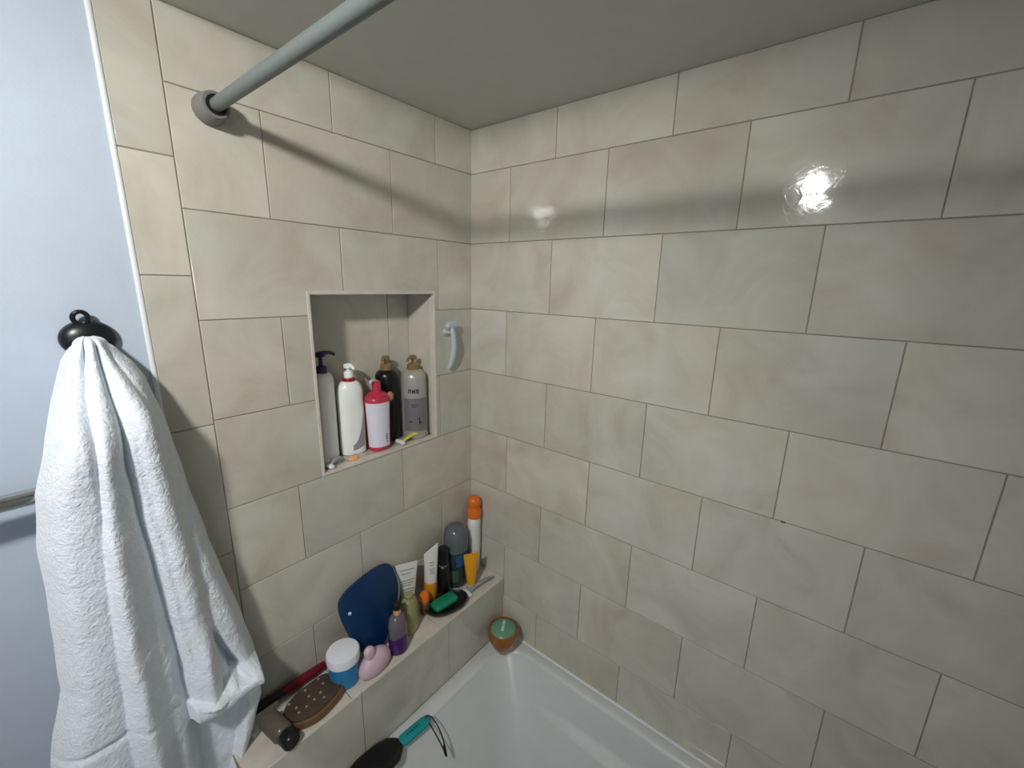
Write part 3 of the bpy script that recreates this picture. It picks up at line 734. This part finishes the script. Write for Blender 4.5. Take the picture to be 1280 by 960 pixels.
obj('hanging_hole', lathe([(0.0001, -0.0006), (0.0045, -0.0004), (0.0045, 0.0012), (0.0001, 0.0014)], 16), 'bristle', t, loc=(-0.048, -0.0125, 0.150), rot=(PI / 2, 0, 0))

# soap dish
t = thing('soap_dish', 'black oval soap dish on the ledge holding green soap', 'soap dish', (-0.234, -0.113, LZ), (0, 0, -0.32))
R = []
for f, z in ((0.70, 0.0), (0.80, 0.002), (0.96, 0.014), (1.0, 0.022), (0.985, 0.0245), (0.95, 0.023), (0.88, 0.014), (0.70, 0.011)):
    R.append(ringpts(0.074 * f, 0.047 * f, z, 44, 2.2))
obj('dish', loft(R), 'dish', t)
o = obj('soap_bar', rbox(0, 0, 0, 0.088, 0.046, 0.022, 0.010), 'greensoap', loc=(-0.238, -0.110, LZ + 0.0225), rot=(0, 0, -0.12)); tag(o, 'green bar of soap lying in the black oval dish', 'soap')
razor('safety_razor', 'grey-handled razor lying on the ledge beside the green soap', (-0.147, -0.128, LZ), (0, 0, -0.12), 'greylabel', 'whitegloss', 0.115)

# pink scrubber
t = thing('facial_scrubber', 'pink rounded silicone face scrubber with a small knob', 'scrubber', (-0.514, -0.1335, LZ), (0, 0, 0.10))
R = []
for z, a, b_, cx in ((0, .034, .018, 0), (.003, .043, .023, 0), (.014, .050, .027, 0), (.028, .050, .027, .001), (.042, .043, .024, .002), (.052, .031, .019, .003), (.060, .016, .011, .003), (.062, .003, .003, .003)):
    R.append(ringpts(a, b_, z, 36, 2.0, cx))
obj('body', loft(R), 'pink', t, angle=80)
obj('knob', loft([ringpts(a, b_, z, 28, 2.0, x, -0.002) for z, a, b_, x in ((.045, .010, .009, -.012), (.056, .014, .011, -.013), (.068, .0165, .012, -.015), (.079, .015, .011, -.017), (.086, .010, .008, -.018), (.088, .002, .002, -.018))]), 'pink', t, angle=80)

# white lidded blue jar
t = thing('cream_jar', 'blue cream jar with a wide white screw lid', 'jar', (-0.582, -0.098, LZ))
obj('body', lathe([(0.033, 0), (0.037, 0.003), (0.038, 0.060), (0.036, 0.068)], 40), 'jarblue', t)
mb = MB(); V, F = lathe([(0.039, 0.066), (0.0415, 0.068), (0.0415, 0.090), (0.0395, 0.0935), (0.034, 0.0945), (0.001, 0.0945)], 48); mb.add(V, F); mb.build('lid', 'lid', t)

# dark red handle by the wall
t = thing('long_handled_brush', 'dark red and black long handle lying along the wall', 'brush', (-0.60, -0.024, LZ + 0.003), (0, 0, 0))
obj('handle', tube([(0.0, -0.004, 0.012), (-0.03, -0.004, 0.012), (-0.085, -0.002, 0.013), (-0.11, 0, 0.013)], [0.010, 0.013, 0.013, 0.011], 16, 0.9), 'wine', t)
obj('shaft', tube([(-0.108, 0, 0.013), (-0.17, 0.002, 0.013), (-0.225, 0.002, 0.012)], [0.0115, 0.014, 0.013], 16, 0.8), 'black', t)
obj('end_cap', tube([(-0.001, -0.004, 0.012), (0.010, -0.004, 0.012), (0.013, -0.004, 0.012)], [0.009, 0.0085, 0.005], 16), 'pin', t)
o = obj('bottle_cap', lathe([(0.018, 0), (0.020, 0.002), (0.020, 0.014), (0.017, 0.016)], 28), 'wine', loc=(-0.535, -0.046, LZ)); tag(o, 'dark red round cap between the white-lidded jar and the blue brush', 'cap')

# brown paddle hairbrush
t = thing('hairbrush', 'brown paddle hairbrush with pale pins lying beside the blue jar', 'hairbrush', (-0.666, -0.105, LZ), (0, 0, 0.14))
ol = smooth_outline([(-.066, -.020), (-.066, .026), (-.035, .044), (.020, .045), (.058, .034), (.068, 0), (.058, -.036), (.015, -.048), (-.030, -.046)], 6)
def plate(ol, z0, z1, b_): 
    V, F = slab(ol, z0, z1, b_); return [(x, z, y) for x, y, z in V], [f[::-1] for f in F]
obj('frame', plate(ol, 0.0, 0.022, 0.006), 'brownrim', t)
mb = MB(); mb.use('brown'); V, F = plate([(x * .96 - .001, y * .93 + 0.003) for x, y in ol], 0.012, 0.027, 0.006); mb.add(V, F)
mb.use('pin')
for i in range(6):
    for j in range(4):
        if random.random() < .5: continue
        x = -.045 + i * .019 + random.uniform(-.003, .003); y = -.026 + j * .019 + random.uniform(-.003, .003)
        V, F = lathe([(0.0026, 0.026), (0.0032, 0.0275), (0.0024, 0.029), (0.0002, 0.0295)], 8); mb.add(V, F, Matrix.Translation((x, y, 0)))
mb.build('cushion', None, t)
obj('handle', tube([(-.060, .022, .012), (-.070, .026, .012), (-.078, .028, .012)], [.012, .010, .009], 14, .7), 'brown', t)

# small bottle lying with black cap toward the room
a_ = math.radians(-8)
t = thing('travel_bottle', 'small grey-brown bottle lying down with its black cap toward the tub', 'bottle', (-0.757, -0.119, LZ + 0.0235), (0, 0, 0.14))
def along_y(prof, n=28): return loft([[(r * math.cos(2 * PI * k / n), y, r * math.sin(2 * PI * k / n)) for k in range(n)] for r, y in prof])
obj('body', along_y([(0.018, 0.045), (0.022, 0.042), (0.0225, -0.015), (0.019, -0.022), (0.014, -0.026)]), 'brownglass', t)
obj('cap', along_y([(0.017, -0.024), (0.019, -0.027), (0.019, -0.050), (0.017, -0.053), (0.001, -0.0532)]), 'black', t)
o = obj('comb_case', rbox(0, 0, 0, 0.085, 0.030, 0.016, 0.004), 'clear', loc=(-0.768, -0.046, LZ + 0.008), rot=(0, 0, 0.55)); tag(o, 'milky translucent flat case lying nearest the towel', 'case')

# ------------------------------------------------------------------ on the tub rim
t = thing('soap_cup', 'amber cup tapering to its base with grey-green cover in the tub corner', 'cup', (-0.080, -0.232, RIM + 0.0005))
obj('cup', lathe([(0.014, 0), (0.018, 0.002), (0.031, 0.022), (0.044, 0.046), (0.052, 0.068), (0.054, 0.086), (0.051, 0.097), (0.047, 0.098), (0.046, 0.090)], 44), 'ambercup', t)
obj('cover', lathe([(0.0455, 0.084), (0.0455, 0.094), (0.038, 0.102), (0.020, 0.107), (0.001, 0.108)], 40), 'cupgreen', t)
obj('mark', rbox(0, 0, 0.1065, 0.009, 0.046, 0.0028, 0.001), 'cupmark', t, rot=(0, 0, 2.1))

t = thing('detangling_brush', 'teal-handled brush with black head lying on the tub rim', 'brush', (-0.505, -0.214, RIM + 0.0005), (0, 0, -0.09))
R = []
for x, w_, h0, h1 in ((-0.150, .014, .004, .020), (-0.140, .034, .001, .024), (-0.10, .043, 0, .028), (-0.05, .043, 0, .028), (-0.018, .037, .001, .026), (0.0, .021, .004, .022), (0.006, .013, .006, .020)):
    R.append([(x, w_ * math.copysign(abs(math.cos(a)) ** .7, math.cos(a)), (h0 + h1) / 2 + (h1 - h0) / 2 * math.copysign(abs(math.sin(a)) ** .7, math.sin(a))) for a in [2 * PI * k / 24 for k in range(24)]])
obj('brush_head', loft(R), 'black', t, angle=60)
R = []
for x, w_, h_ in ((0.003, .012, .007), (0.012, .0165, .008), (0.05, .017, .009), (0.082, .0165, .008), (0.096, .0135, .007), (0.101, .007, .004)):
    R.append([(x, w_ * math.copysign(abs(math.cos(a)) ** .7, math.cos(a)), 0.014 + h_ * math.copysign(abs(math.sin(a)) ** .8, math.sin(a))) for a in [2 * PI * k / 24 for k in range(24)]])
obj('handle', loft(R), 'teal', t, angle=60)
mb = MB()
for k, w_ in enumerate((.006, .004, .007, .005, .006, .004)):
    V, F = rbox(0.028 + k * .0075, 0.0, 0.0226, 0.0045, w_, 0.0016, 0.0005); mb.add(V, F)
mb.build('print', 'tealink', t)
obj('cord', tube(spline([(0.088, 0.004, 0.020), (0.097, 0.0, 0.026), (0.106, -0.018, 0.016), (0.108, -0.045, -0.006), (0.104, -0.068, -0.030), (0.1015, -0.074, -0.046), (0.099, -0.066, -0.034), (0.096, -0.042, -0.010), (0.092, -0.020, 0.010), (0.088, -0.004, 0.020)], 6), 0.0019, 8), 'cord', t)
obj('cord_bead', tube([(0.1035, -0.066, -0.026), (0.1015, -0.072, -0.040), (0.1005, -0.080, -0.052)], [0.0030, 0.0046, 0.0030], 12), 'black', t)

# ------------------------------------------------------------------ camera, world, view
cam = bpy.data.cameras.new('camera'); co = bpy.data.objects.new('camera', cam); COL.objects.link(co)
R0, R1, R2 = Vector((0.6258, -0.7796, 0.0228)), Vector((-0.1674, -0.1629, -0.9723)), Vector((0.7618, 0.6047, -0.2325))
R2 = R2.normalized(); R0 = (R0 - R2 * R0.dot(R2)).normalized(); R1 = R2.cross(R0)
co.matrix_world = Matrix(((R0.x, -R1.x, -R2.x, -1.0242), (R0.y, -R1.y, -R2.y, -0.9946), (R0.z, -R1.z, -R2.z, 1.7981), (0, 0, 0, 1)))
cam.sensor_width = 36; cam.lens = 523.64 / 1280 * 36; cam.clip_start = 0.01
sc = bpy.context.scene; sc.camera = co
w = bpy.data.worlds.new('world'); sc.world = w; w.use_nodes = True
w.node_tree.nodes['Background'].inputs['Color'].default_value = (0.02, 0.02, 0.02, 1)
sc.view_settings.view_transform = 'Standard'; sc.view_settings.look = 'None'
sc.view_settings.exposure = 0.0; sc.view_settings.gamma = 1.0; sc.view_settings.use_curve_mapping = False
sc.cycles.max_bounces = 12; sc.cycles.diffuse_bounces = 6
